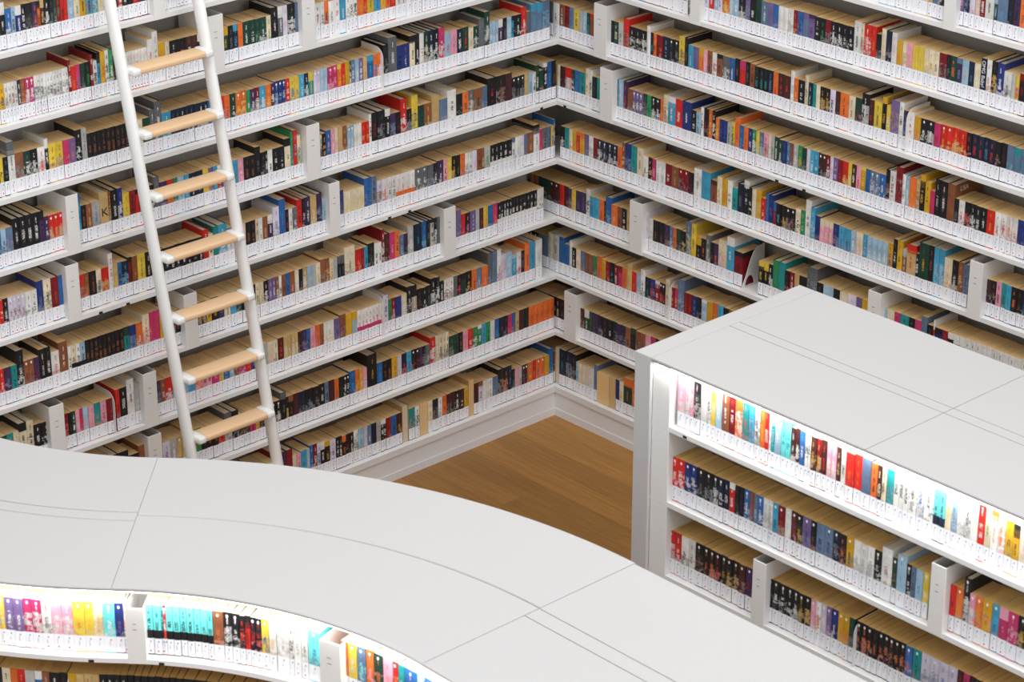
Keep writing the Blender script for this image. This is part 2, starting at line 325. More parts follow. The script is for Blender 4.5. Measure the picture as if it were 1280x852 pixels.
# track, shelf, shelf name, [(crop x0, zoom, boundaries and codes)]   codes: colour[/ink][height mark][*count]  # post  . gap  | bookend
ROWS = [
 # ---- left wall
 ('L',-2,[(0,4,"-60 k 0 k'/w 30 b 60 l 80 B 110 k/w 130 k/g 165 V/o 190 o 205 M/a 225 k/w 250 k/g 268 N/g 285 R/n 303 r/k*2 340 l/w 370 c/n 400 Y 430 T 465 t/l 490 c/a 520 m/w 545 k/w 575 k/g 592 r/w 612 k/w*2 665 r/w 685 R/k 705 k/m 735 R/w 763 # 815 w*4 880 e*3 935 w*3 1000 l/w 1025 w 1060 t/w 1100 w*3 1180 B 1230 k 1270 m 1310 w*3 1400")]),
 ('L',-1,[(0,4,"-60 m -30 a 0 Y/k 25 w*3/m 75 w/m 92 K 107 m/o 130 P*2 173 w*11/g 345 R' 358 r/o 384 P/v 405 N/g 430 k/n 455 R' 468 w 490 T' 507 Y'/r 530 w' 548 n/w' 570 M 597 k 625 w/g*2 648 w/o!*6 740 w'/r 768 w\"/k 795 Y/o 828 c 850 k/w 892 k/o 935 M/w*2 990 k/w 1048 # 1120"),
            (320,4,"-200 R -188 k/r -166 N/Y -136 k/g -112 K/T -88 o/r -64 N/w*2 0 N/n 18 N/w 55 c/n 78 k'/w 112 g' 136 e'/p 160 k'/w 198 s'/b 226 . 232 # 296 w/R 322 w 342 o 364 w/g 392 w/r 420 T/w 450 w*3 508 o/Y 540 r/o 556 Y/n 590 T/b 625 Y/o 650 o/r 672 r/o 700 w/g*3 780 w/r*4 880 w/b*6 1040 e*4 1150 w*8 1400 k/w*6 1500")]),
 ('L',0,[(0,4,"-60 V -30 k 0 y/k 20 k/s 45 w\"/g 80 m/g 122 N 155 k 192 w/r 228 k' 247 y/m*2 320 P/r 350 v/o 384 k'/w 413 G'/g 440 k/m*10 675 M/k 690 c/m 716 N/k 752 g'/w 778 g\" 812 T/w 858 K/w*8 1042 b/T 1062 o/r 1098 r/o 1125 o/r 1153 N 1180 o/y*2 1235 n/w 1255 V/w 1280"),
            (320,4,"0 R/w 20 T/w 50 o/y 77 V/w 95 B/l*3 150 r/w 170 y/b*2 218 T/w 244 K/w 264 t/y 290 e/w*2 322 l/e*2 360 P/p*2 408 o/y 428 r/Y 447 Y/o 470 N 477 s 496 l/w 516 v/w 537 a/o 556 b/T 589 o/b 609 o/w 634 | 640 k'/g 664 g\" 706 B/k 730 B/w 770 c' 796 k'/w 820 w'/r 842 N'/c 864 K' 890 k'/w 914 P'/w 944 l/r 974 p/v 1008 K/w 1032 N/r 1063 c/n 1087 N/w 1116 g'/s 1144 N\" 1168 l/w*3 1214 V/w 1236 k/g 1256 l/w 1280"),
            (640,4,"0 T/k 12 k/w 48 r' 74 g/b 96 s'/T 126 s'/T 156 s'/T 190")]),
 ('L',1,[(0,4,"-60 k -20 b'/T 8 l 35 s/v 70 k'/w*4 200 V'/k 225 V/w 248 r/a*3 320 . 337 # 398 T\"/b 410 k/m 434 m/a 462 G/s 502 a'/k 545 m'/a 560 k'/w 592 B'/w 616 y/k 650 R/k 682 r/k 718 V/o 750 k/w 775 g'/w 803 V/v 838 o/r 868 n/T 893 l/T 925 T/w 950 K/w*2 1018 y/o 1046 v/o 1068 T/l 1090 r/w 1112 b/w 1138 T/w 1160 T/n 1192 p/w 1222 k/m*2 1280"),
            (320,4,"0 k/g' 26 k/g 50 k/w 62 w/k 86 k/w*2 146 c' 176 n\"/T 188 r\"/T 208 c'/n 226 G/T 255 # 320 c/k 332 k/a 352 b/p 376 p/w 396 c/p 414 a/p 434 m/a 457 l/w*2 492 w/c*2 530 r/o 550 r/Y 568 w' 580 k'/R 610 k'/g 646 k'/w 672 V/s 700 k/R 724 r\"/w 754 k/g 780 y\"/k 812 N/k 842 m/y 880 a'/Y 918 s/v 958 w' 1002 k/N 1034 o/k 1064 g/c 1090 m/k 1130 s/b 1158 k'/r 1202 k'/m 1248 M'/V 1280"),
            (640,4,"0 k/g*3 64 a/y 84 l/T 104 w 120 N' 138 N/m 158 k' 176 b'/T 200 k'/m 222")]),
 ('L',2,[(0,4,"-60 r -30 w 0 r/w 20 k/w 45 e/m*4 130 w/g*2 190 B'/s 222 c'/k 260 R'/m 297 b'/k 338 # 402 r/m 424 m/o 450 k/m 484 c/k 510 r/Y 548 w\"/r 570 a/y 592 b/k 614 K/T 646 R/k 664 m/o 690 y/g 730 k/c 760 k/a 790 k/a*2 822 k/w*7 1018 r'/w 1045 c/k 1070 t'/n 1095 T'/w 1138 w/s 1175 N/k 1200 c/k 1230 k/m*2 1280"),
            (320,4,"0 c 16 w/m 36 m/a 62 V 86 e'/s 118 b\"/s 150 k/r 166 w/m 184 g/w 208 r'/k 233 k' 248 V' 274 a'/c 305 V'/s 332 l/s 354 . 368 # 418 B/v 440 c/y*3 543 b'/B 580 s'/k 606 e/m 632 w/r 660 w/g*2 700 w/o!*4 795 g/w*2 860 g/s 888 k 908 V 938 p 958 y/w 980 k/Y 1000 k/n 1022 o/r 1046 w/g*2 1082 e/p 1106 m/k 1128 m/a 1142 G/n 1172 k/w!*5 1280"),
            (640,4,"0 w/s 18 w/l 44 e/w 62 s/m 80 m/a 110 w' 140 P/r 153 g/k 180 s/V 196 y/b 210 b' 232")]),
 ('L',3,[(0,4,"-60 r/w 0 r/w 26 V/s 60 t/K 90 k\"/w 124 m/R*2 174 V/R 202 k'*2 260 w/r 300 m' 344 w 360 c/k! 384 w/k! 404 l/k! 430 k/m*9 622 t/N 652 B/b 684 o/w 716 c'/r 750 P'/r*2 802 Y'/m 826 w/r 856 k/g 880 k/m*2 925 # 990 k/a*2 1034 Y/k 1060 k/Y 1094 V/s 1122 c/s 1154 T/s 1182 N/g 1212 k/w 1236 k/m 1280"),
            (320,4,"0 c/k 20 c/a 40 k/w 64 v/e*2 100 m 118 w 132 m/k 150 b/k 170 m/p 196 c/w 216 k/g 236 a/w 258 l/G 284 G/l 302 c/a 326 m/g 350 m/a 370 c/Y 390 G/l 410 k/g*2 444 c'/k 496 r/o 528 R/r 544 T 562 k/g 594 w*2 630 R\"/w 645 M'/m 670 P'/p 696 o'/k 718 s/l 742 V/k 762 G'/w 790 K'/t 830 b'/T 854 k'/g 872 G'/k 890 k'/w 906 g'/w 936 . 940 # 998 v'/s 1028 r/P 1048 k/p 1072 v/e 1100 G/l 1120 M/r 1138 y/o 1160 b/t 1185 P/o 1210 k/w!*5 1280"),
            (640,4,"0 k/w!*7 125 w 160")]),
 ('L',4,[(0,4,"-60 t/N -20 c 0 N/t 40 t/o 72 c/o 100 c/k' 140 c' 174 k/w 212 k 255 # 328 R/r 346 k/N 364 N/w 382 p/e 402 P/r 420 l/p 446 p/a 474 t/o 506 p/m 536 R/m 574 | 582 r'/k 602 k' 640 w\"/g 676 G'/e 706 M/g 722 # 788 V/s 806 m/p 832 r/w 868 l/w 892 l/e 944 T/s 978 o/p 1012 p/k*2 1062 P/p 1096 y/Y 1120 b/T 1150 l/w 1174 m/p 1196 P/p 1230 r/o 1256 B/v 1280"),
            (320,4,"0 v/e 30 G/n 60 c/p 88 c/g 112 M/r 140 a/c*3 198 a/c 212 M/k 232 V/v 254 b/k 274 p/o 300 o/P 320 m/R 340 w/c*3 392 v/B 422 m/R 450 Y/a 482 l/Y 508 w/P!*7 636 e' 662 n/N 680 R/p 698 B/V 728 c/w 757 k'/w 780 k'/c 806 k/m 830 k 856 k/g 876 k' 900 k' 920 k 942 w/m*2 990 g/m 1008 k/r 1026 N/k 1050 k/Y 1080 o/k 1104 s/e 1130 o/p 1160 g\"/s 1184 s\"/n 1208 w\"/P 1228 e'/p 1252 l'/w 1280"),
            (640,4,"0 T/l 24 w/P 46 k/v 64 o' 88 T'/b 118 w'/l 150")]),
 ('L',5,[(0,4,"500 a' 560 c' 600 k' 650 k 700 m'/r 748 # 814 e/v 854 G/w 888 a/y*2 940 Y/a 985 n/t 1010 k/m*3 1094 r/k 1128 g'/w 1164 k'/g 1196 k/m 1220 k/m*2 1250 P/k 1280"),
            (320,4,"0 Y/k 20 M/k*2 78 k*2 126 k'/g 154 k/y 166 k/m 190 M/V 216 K/k 250 k/s 286 k/g 320 k/w 346 s/k 366 M/V 394 o/m 416 k/N 440 k/w*2 470 b/T 498 o/Y 520 Y/c 536 p/e 558 k\"/Y 606 b/T 634 k/m*2 680 Y/m 708 e/G 730 K/r 754 T/b 778 k/R*2 818 V/m 836 k/g 850 g/G 872 r'/w 898 c'/w 918 c'*3 966 N/g 990 N/k 1014 k/m 1036 p/o 1062 r/w 1086 n/w 1110 n 1130 T/b 1150 n/k 1174 w/e 1196 b/T 1216 K/R 1240 k/v 1260 P/r 1280"),
            (640,4,"0 b/m 18 a/m 36 M/k 60 k/N 84 o/r*5 214")]),
 ('L',6,[(320,4,"0 N/k 60 a 100 V'/R 136 V'/R 156 R'/V 186 c/n 206 p/n 226 T/b 256 l/e 272 b/l 290 R/w 308 e/b 324 k/w 346 k/Y 372 e/V 402 k/w*2 432 k/o 452 k/R 470 k/w 490 w*2 512 l/T 540 e/w 558 s/e 580 K/k 604 G/P 626 k/w*2 652 R/m 676 b/k 704 M/Y 732 a'/c~ 764 t/g 796 w/k 818 b/w~ 860 c/a 884 K/k 912 w/s 934 o/r 956 M/k*2 998 k/w 1018 M/w 1042 Y/m 1064 a'/c~ 1090 M/k 1114 e/m 1136 w/e 1160 w/P 1184 s/t 1212 k'/m 1240 k'/o 1262 K'/s 1280"),
            (640,4,"0 k/t 16 p/G 34 G/m 50 M/V*2 78 o/y 104 r/o 122 o/r*2 164 Y/o 186 b'/t 214")]),
 # ---- right wall
 ('R',-2,[(960,4,"-700 w*10 -400 k/w*4 -200 w*6 80 w/T*3 200 T/w*3 340 w*6 560 l/w*2 640 b/w*2 720 w/y 800 y/o 822 s/b 850 k 882 # 928 s/w 956 v/p 980 K/s 1008 e/p 1034 p/c 1060 R 1086 w/k 1128 N/l 1146 s/T 1196 k/B 1226 V/k 1258 o/m 1290")]),
 ('R',-1,[(640,4,"250 w*4 400 k 480 k/w*3 600 b/k 660 m/w*3 780 w*2 880 . 893 # 934 w/s 956 e/s 984 r/w 1008 l/w 1030 e 1050 o/y 1086 l/c 1108 l/w 1132 k/w 1166 v/s 1190 k/w 1218 N/k 1244 s/w 1280"),
            (960,4,"0 v/b 25 b/v 50 w/c*2 98 w/G 126 R/o 146 b/B 172 s/v 200 v/V 232 k/w 260 k/n 286 R/K 312 k/w*4 426 w' 460 c'/m 476 r'/w 512 r'/o 536 k/M 562 c'/G 586 K'/g 616 w'/p 642 Y/o 668 c/a 690 p/a 720 y/a*2 776 c/y 802 c/o 828 c/k 852 R/k 888 k/g 910 N/o 938 V/s 968 l/Y 1000 K/s 1028 c/w 1058 K'/w 1088 w'/r 1112 k'/Y 1142 B'/w 1176 w/k 1214 G/a 1232 y/r 1252 k/R 1285")]),
 ('R',0,[(640,4,"175 g/m 205 w/M 235 m/w 262 R/k 285 s/b 306 y/k 334 G/l 352 l/w 372 N/t 390 m/r 410 # 488 k/N 510 N/c 532 G/k 556 r'/k 584 k/w*3 672 w'/c 690 K/t 706 o/k 720 R/k 734 R/o 752 K/l 784 k/g*2 832 y'/k 862 k'/m 880 T/l 906 v/b 930 o/Y 956 p/w 976 m/k 1000 w/r 1022 m/k 1050 g/w 1086 b/w 1112 k/m 1136 r/P 1166 k/g 1186 m/M 1212 k/t*3 1280"),
            (960,4,"0 K/s 22 o/r 48 M/r*2 110 w'/l 128 o/y 150 k/w 182 c' 200 K/l 220 t/n 238 c/w 258 k/Y*2 308 e 334 M/k 358 o/k 402 c/m 434 N/R 466 k'/w 502 M/r 526 y/k 566 k'/Y 588 y/w 610 v'/m 650 w' 672 V/b 690 | 697 w/r 728 Y/o 760 k/w*2 828 P/R 860 r/y*2 918 r/y*2 990 k/r 1015 K/r 1046 K/r 1074 K/s 1102 K/r 1134 k/m 1160 k/M 1190 s/t 1226 s/t 1260 s/t 1290")]),
 ('R',1,[(640,4,"150 m/k 175 w 200 a/k 225 c/w 240 M/k 264 r/w 298 N/w 310 b/t 336 t/k 366 c' 384 w' 400 k/N 424 t/n 440 # 508 s'/g 530 l'/w 555 V'/r 576 m/g 600 v/w*3 654 N/g 674 n/N 694 k/w*2 740 o/a 754 c'/m 778 T'/w 815 r'/w 850 B'/w 895 k/w 920 l/b 942 w' 958 k'/R 980 o'/y 998 k'/w 1016 o/y 1036 B/b*2 1074 G/n 1096 y/k 1112 o'/r 1136 b/T 1156 o/r 1178 B/w 1200 n/w 1216 y/l 1234 s/G 1256 p/m 1280"),
            (960,4,"0 c/w 14 G/n 30 N/w 50 N/w 70 B/b 90 s/l 108 m/v 124 G/w 146 n/Y 168 N/g 190 e/w 208 T/w*2 250 M/k*2 288 R/w 308 e/p 324 v/e 346 R/P 370 r/y 396 y/c 416 M/w 438 p/r 462 Y/y 486 b/B 508 s/e*2 556 b/w 586 k'/m 606 w'/R 636 R\"/k 668 w'/t 684 l'/w 703 o'/Y 736 a'/m 755 k\"/Y 780 Y'/k 806 P/r 828 k\"/G 856 k\"/w 892 m\"/k 928 k/g 950 w/r 980 k/r 1006 k/w 1034 k/w*2 1090 r/Y 1130 w/r*2 1190 w/o*2 1244 B/k 1285")]),
 ('R',2,[(640,4,"240 k 262 t/k 284 c/o 300 Y/o 320 r/o 338 Y/o 360 v/s 382 w/G 404 R/k 426 K/w*4 526 o/k 550 m' 565 B'/b 592 t'/B 622 c'/m 652 w/k 680 k/Y 700 P/p 720 w/l*2 766 R/w 796 m/a 832 R/k*2 882 k/R 906 w'/s 946 T'/t 990 m/M 1024 c'/a 1048 Y'/o 1076 w' 1100 t/N 1126 K'/g 1156 k\"/w 1182 k'/w 1198 c'/w 1218 Y'/a 1242 r/w 1264 b'/s 1280"),
            (960,4,"0 B'/v 22 R/b 40 k/T 64 k/Y 88 k/m*2 134 c/N 160 n/G 182 w\"/b 210 T'/l 232 B/k 257 p/c*3 322 B/v 350 T/b 380 T/b 410 l/w 436 c/p*2 470 T/l 492 l/w*4 596 Y/R 620 k'/w 642 Y'/N 668 m/G 690 a'/r 736 K/w 750 N\"/Y 800 k\"/m 822 T\"/l*2 876 c'/o 916 k'/w 944 m'/a 970 s'/B 996 . 1000 # 1066 k/g 1088 M/k 1112 k/m 1136 p/V 1162 t/N 1186 T/t 1212 k/o 1242 k/m 1264 K/b 1290")]),
 ('R',3,[(640,4,"-20 g/k 30 m/k 80 m/k*2 130 N/m 185 M/k*2 236 r/R 258 M/k 280 V/m 298 y/Y 318 V/v*2 368 w' 388 T/b*2 434 o/r 458 k/m 466 b'/T 496 o/c 526 m/k 548 k/w 572 a/m 588 # 656 e'/w 682 w/G 704 k/m*2 760 V/m 786 s/l 802 o/m 820 N/k 842 k/Y 866 s\"/y 894 y\"/k 918 k/Y 944 k/o 968 g'/w 990 k/m 1008 V/o 1030 c'/p 1072 T\"/w 1108 R/k 1150 | 1156 . 1232 k/y*2 1280"),
            (960,4,"0 k/w 20 n'/t 50 t'/n 82 k/R 104 R/w 130 a 152 k/K 190 g\"/s 240 k/m 272 l/w 322 k/w 356 c/w 394 e/p 436 v/e 464 y/Y 494 # 558 l/e 590 c/a 628 P/V 656 t/k 700 k/n 728 P/R 762 s'/b 790 k/w 820 r'/w 828 B/k 866 R/w 894 k/w*3 980 w/k*6 1140 w/k*5 1290")]),
 ('R',4,[(640,4,"-60 k/g*2 20 g/w 80 k/G*2 130 s/g 180 c'/G 206 G'/g 234 b'/s 258 b/K 284 w'/c 298 k/w 318 c/p 340 s/m 362 m/s*2 402 n/m 424 o/r 446 Y/o 468 R/P 488 k/t 510 R/w 530 P/R 550 o/r 572 a'/Y 597 r/o 620 l/w 642 w' 664 K/t 690 B/r 712 R/w 736 k/r*2 764 c' 785 | 790 R/Y 810 P/y 828 s\"/l 858 R/r*2 898 B/T 922 k/K 946 l/w 972 Y/o 1000 o/Y 1026 T/b 1054 k/R 1080 m/k*2 1140 k 1180 M 1280"),(960,4,"0 k/w*6 200 m/k*6 400 B*4 560 w/k*8 800 m/c*10 1290")]),
 ('R',5,[(640,4,"80 k 130 s/k 180 k/m 215 k/c 240 k/g 262 # 322 m'/k 338 M/m 360 N/w 384 N/m 404 V/k 430 k/s 452 k/m 478 k/w 502 K/k 522 V/k*2 566 m/k 590 k/N 616 m/M*2 664 p/c 690 P/v 716 k/n 740 M/w 762 V/r 790 k/m*4 900")]),
 ('R',6,[(640,4,"100 a/m 180 m/a 214 a'/c~ 236 K'/t 266 K'/s 296 k'/g 318 l/T 330 c/w*3 382 w/l 408 s'/v 425 w/b~ 485 B/w~ 518 B/k 536 c/a 556 N'/o 598 o'/y 620 c 660 k/m*3 740")]),
 # ---- straight bookcase
 ('B',1,[(640,4,"828 p/w 866 w/p 888 p/w 908 k/G 940 w/e 974 w 992 y/c 1016 l/w 1048 m/w 1084 R/w 1114 o/w 1150 t/r 1182 T/s 1210 w 1236 o/Y 1262 r/w 1280"),
            (960,4,"0 w/l 12 t/l 30 l/w 62 x/t*2 110 M/w, 134 M/w, 154 b/w, 182 w*2 212 M/Y, 238 R/Y, 262 M/r, 290 p/w,*2 338 M/a, 360 w, 386 r/o, 426 r/o, 466 s/v, 510 o/k, 544 M/c, 566 c/M, 588 t/s, 624 w*3 700 w 740 w/b 776 w 822 x/K,! 852 x/K,! 882 c/y 912 l/s 940 w/G 978 w 1008 w/c 1044 r/w 1080 c/n 1108 w/o 1144 w/o 1180 Y/k, 1220 Y/k, 1250 c/p 1300 a/c 1345 w/p 1390")]),
 ('B',2,[(640,4,"800 r/w 830 r/w 862 B/w 894 B/w 922 k*2/g 1002 k/w 1030 K/w 1056 K/w 1082 r/w 1112 k/N 1132 k/V 1156 b/w 1184 m/v 1206 s/l 1226 b/w 1252 w/G 1280"),
            (960,2.6667,"0 w/G*2 14 T/k 32 R/m 54 w/e 74 M/r 94 k/Y 112 v/B 142 k/m 158 s/B 186 s/B 214 K/g 236 k/o 258 Y/k 282 w/G*3 352 k/w 376 w'/m 410 N/m 427 l'/T 458 k/w 474 s/V 490 l/T 513 y/w 533 . 537 # 584 . 592 k/r 604 r/k 622 o/Y 646 k\" 668 p/w 688 o/Y 712 Y/o 742 T/b 766 P/p 797 P/p 830 k/Y 860 k/Y 890")]),
 ('B',3,[(640,4,"776 r/w*2 846 w/k 882 w/k 914 k/m 952 k/o 984 k/o 1012 k/r 1042 k/Y 1070 k/Y 1098 k/Y 1132 M/R 1164 V/R 1200 # 1252 . 1276 k/m 1300 k/w 1332 k/w 1370 k/w 1400 k/w 1430 k/Y 1460 k/Y 1490 p/w 1514 w/o 1540 e/w 1568 v/p 1592 B/w 1624 Y/o*2 1682 N/g 1708 | 1716 k/o*9 1962 b/o 1998 t/k 2040 e/s*2 2130 e/b*2 2218 M/r 2250 P/k 2280 k/Y*10 2560")]),
 ('B',4,[(640,4,"770 k/m*8 1000 w/k*6 1200 # 1250 k/Y*10 1560 m/k*10 1900 k*10 2300")]),
 # ---- curved counter
 ('C',1,[(0,4,"-180 c/a*3 -100 y/c*3 0 y/c 26 v/w*2 120 P/w*2 212 w/g 260 p/w*2 368 y/o 424 y/Y 470 c/Y 520 x/w 578 B/v 622 w/o 632 # 728 x/k!*2 808 x/k! 818 r 832 x/k!*6 1040 x/k! 1066 m/o 1120 k/w 1160 k/w 1200 k/r*1 1226 r/k 1252 k/r*2 1310"),
            (200,7.607,"965 y/B 1040 w/Y 1106 w/G 1230 w 1270"),(368,6.53,"-6 w/G 55 w/g 112 x/b 212 # 380 o/w 438 y/c 512 s/x 582 o/p 648 N/o 726 p/o 806 r/o 848 t/l 902 b/p 1004 l/w 1062 b/B 1130 o/c 1190 k/m 1250 o 1310 k*3 1500")]),
 ('C',2,[(0,5.565,"-60 k*2 0 k/g 25 c/k 82 o/r 135 r/w 185 G/k 250 b/w 300 m/G 355 k/w 425 k/m 475 | 482 Y/a 540 a/m*3 700 k/w*12 1280"),(200,4,"120 k/m*12 800")]),
]
# ------------------------------------------------------------------ low bookcases: shells
def ring(b, rad0, rad1, cen, a0, a1, z0, z1, n=14):
    for i in range(n):
        p = a0 + (a1 - a0) * i / n; q = a0 + (a1 - a0) * (i + 1) / n
        P = [(cen.x + r * math.cos(a), cen.y + r * math.sin(a)) for r, a in ((rad0, p), (rad1, p), (rad1, q), (rad0, q))]
        b.prism(P, z0, z1)
def sector(cen, r0, r1, a0, a1, z0, z1, n=40):
    """one closed curved slab"""
    b = MB(); bm = b.bm; rows = []
    for i in range(n + 1):
        a = a0 + (a1 - a0) * i / n; c, s_ = math.cos(a), math.sin(a)
        rows.append([bm.verts.new((cen.x + r * c, cen.y + r * s_, z)) for r, z in ((r0, z0), (r1, z0), (r1, z1 - .003), (r1 - .003 * (1 if r1 > r0 else -1), z1), (r0 + .003 * (1 if r1 > r0 else -1), z1), (r0, z1 - .003))])
    for i in range(n):
        A, B_ = rows[i], rows[i + 1]
        for j in range(6): bm.faces.new((A[j], A[(j + 1) % 6], B_[(j + 1) % 6], B_[j]))
    bm.faces.new(rows[0][::-1]); bm.faces.new(rows[-1]); return b

caseB = empty('low_bookcase', 'straight white double-sided bookcase with flat top and end panel', 'bookshelf', (BX0, BY, FLOOR))
BXE, BD = 6.3, 0.875
loc(MB().box(BX0, BX0 + .078, BY, BY + BD, FLOOR, BTOP, 0.003).obj('end_panel', TOPW, caseB), caseB)
gx = .0028; xs = [BX0 + .0795, 3.705, 4.70, 5.70, BXE]
ys = [(BY, -1.740), (-1.737, -1.688), (-1.685, BY + BD)]
loc(MB().box(BX0 + .078, BXE, BY + .012, BY + BD - .012, BTOP - .019, BTOP - .0065).obj('top_core', SEAM, caseB), caseB)
for i in range(4):
    for (ya, yb) in ys:
        loc(MB().box(xs[i], xs[i + 1] - gx, ya, yb - .0005, BTOP - .008, BTOP, 0.0012).obj('top_panel', TOPW, caseB), caseB)
loc(MB().box(BX0 + .078, BXE, BY + .26, BY + .275, FLOOR, BTOP - .02).obj('back_panel', WHITE, caseB), caseB)
for k in range(1, 7):
    loc(MB().box(BX0 + .078, BXE, BY + BR, BY + .26, -SP * k - .003, -SP * k + TH - .003, 0.001).obj('shelf', WEDGE, caseB), caseB)
loc(MB().box(BX0 + .078, BXE, BY + .03, BY + .045, FLOOR, -1.8).obj('plinth', KICKL, caseB), caseB)
for k in range(1, 6):
    loc(MB().box(BX0 + .080, BX0 + .163, BY + BR - .001, BY + .25, -SP * k - .003, (-SP * (k - 1) - .004) if k > 1 else BTOP - .02, .001).obj('end_filler', WHITE, caseB), caseB)
loc(MB().box(BX0 + .085, BXE - .02, BY + .015, BY + .024, BTOP - .027, BTOP - .019).obj('light_strip', LED, caseB), caseB)

caseC = empty('curved_bookcase', 'curving white counter-topped bookcase with lit books on its near side', 'bookshelf', (CA0.x, CA0.y, FLOOR))
RO = RA0 + CW; rs = [(RA0, 1.896), (1.9, 1.955), (1.960, RO)]; rst = [(RA0, 1.868), (1.8705, 1.932), (1.9345, RO - .008)]; rsa = [(RA0, 1.935), (1.9385, RO)]
DD = (CA0 - CB0).length
for (r0, r1) in rsa:
    loc(sector(CA0, r0, r1 - .001, PI / 2 + .0005, PI * .75 - .0004, CTOP - .008, CTOP).obj('top_panel', TOPW, caseC), caseC)
for (r0, r1) in rs:
    loc(sector(CB0, DD - r0, DD - r1 + .001, -PI / 4 - .0004, -PI * .72, CTOP - .008, CTOP).obj('top_panel', TOPW, caseC), caseC)
x0 = CA0.x
for (r0, r1) in rst:
    for xx in (x0, x0 + 1.02, x0 + 2.04):
        loc(MB().box(xx + .0012, xx + 1.0185, CA0.y + r0, CA0.y + r1 - .001, CTOP - .008, CTOP, .0012).obj('top_panel', TOPW, caseC), caseC)
loc(sector(CA0, RA0 + .012, RO - .012, PI / 2, PI * .75, CTOP - .019, CTOP - .0065).obj('top_core', SEAM, caseC), caseC)
loc(sector(CB0, DD - RA0 - .012, DD - RO + .012, -PI / 4, -PI * .72, CTOP - .019, CTOP - .0065).obj('top_core', SEAM, caseC), caseC)
loc(MB().box(x0, x0 + 3.06, CA0.y + RA0 + .012, CA0.y + RO - .012, CTOP - .019, CTOP - .0065).obj('top_core', SEAM, caseC), caseC)
CSH = [-.622 - .27 * i for i in range(5)]      # shelf undersides of the curved case
def c_slab(name, m, rec0, rec1, z0, z1):
    loc(sector(CA0, RA0 + rec0, RA0 + rec1, PI / 2, PI * .75, z0, z1).obj(name, m, caseC), caseC)
    loc(sector(CB0, RB0 - rec0, RB0 - rec1, -PI / 4, -PI * .72, z0, z1).obj(name, m, caseC), caseC)
    loc(MB().box(x0, x0 + 3.06, CA0.y + RA0 + rec0, CA0.y + RA0 + rec1, z0, z1).obj(name, m, caseC), caseC)
for z in CSH: c_slab('shelf', WEDGE, .012, .29, z, z + TH)
c_slab('back_panel', WHITE, .29, .305, FLOOR, CTOP - .02)
c_slab('outer_panel', WHITE, CW - .02, CW - .004, FLOOR, CTOP - .02)
c_slab('plinth', KICKL, .04, .055, FLOOR, CSH[-1])
c_slab('light_strip', LED, .02, .032, CTOP - .027, CTOP - .0195)

# under-top lamps (the washed-out top rows)
def strip_lamp(loc_, tdir, inward, length, power):
    l = bpy.data.lights.new('light_strip_lamp', 'AREA'); l.shape = 'RECTANGLE'; l.size = length; l.size_y = 0.012
    l.energy = power; l.color = (1, .985, .96)
    o = bpy.data.objects.new('light_strip_lamp', l); C.objects.link(o)
    z = -(Vector((inward.x * .55, inward.y * .55, -1)).normalized()); x = tdir.to_3d(); y = z.cross(x)
    Mx = Matrix((x, y, z)).transposed().to_4x4(); Mx.translation = loc_; o.matrix_world = Mx
LB, LC_ = 1.35, 1.7
for i in range(4):
    strip_lamp(Vector((BX0 + .085 + .45 + i * .9, BY + .004, BTOP - .026)), Vector((1, 0)), Vector((0, 1)), .88, LB * .88)
q = -0.9
TC0 = Curve(0.006)
while q < TC0.b:
    p, t, n = TC0.at(q + .09)
    strip_lamp(Vector((p.x, p.y, CTOP - .030)), t, n, .17, LC_ * .17); q += .18

# ------------------------------------------------------------------ books
def srgb(code):
    c = lin(PAL[code]); return c
class Pack:
    """vertex/face buffers of one mesh of book pieces"""
    def __init__(s): s.v = []; s.f = []; s.mi = []; s.col = []; s.ink = []; s.lc = []; s.sd = []
    def poly(s, pts, lcs, col, ink, sd, mi, faces):
        b = len(s.v); s.v += pts; s.lc += lcs
        for _ in pts: s.col.append(col); s.ink.append(ink); s.sd.append(sd)
        for f_ in faces: s.f.append(tuple(b + i for i in f_)); s.mi.append(mi)
    def mesh(s, name, mats):
        me = bpy.data.meshes.new(name); me.from_pydata(s.v, [], s.f)
        for m_ in mats: me.materials.append(m_)
        me.polygons.foreach_set('material_index', s.mi)
        for nm, ty, d, k in (('col', 'FLOAT_COLOR', s.col, 'color'), ('ink', 'FLOAT_COLOR', s.ink, 'color'), ('lc', 'FLOAT_VECTOR', s.lc, 'vector'), ('sd', 'FLOAT_VECTOR', s.sd, 'vector')):
            a = me.attributes.new(nm, ty, 'POINT'); a.data.foreach_set(k, [x for t_ in d for x in t_])
        me.update(); return me

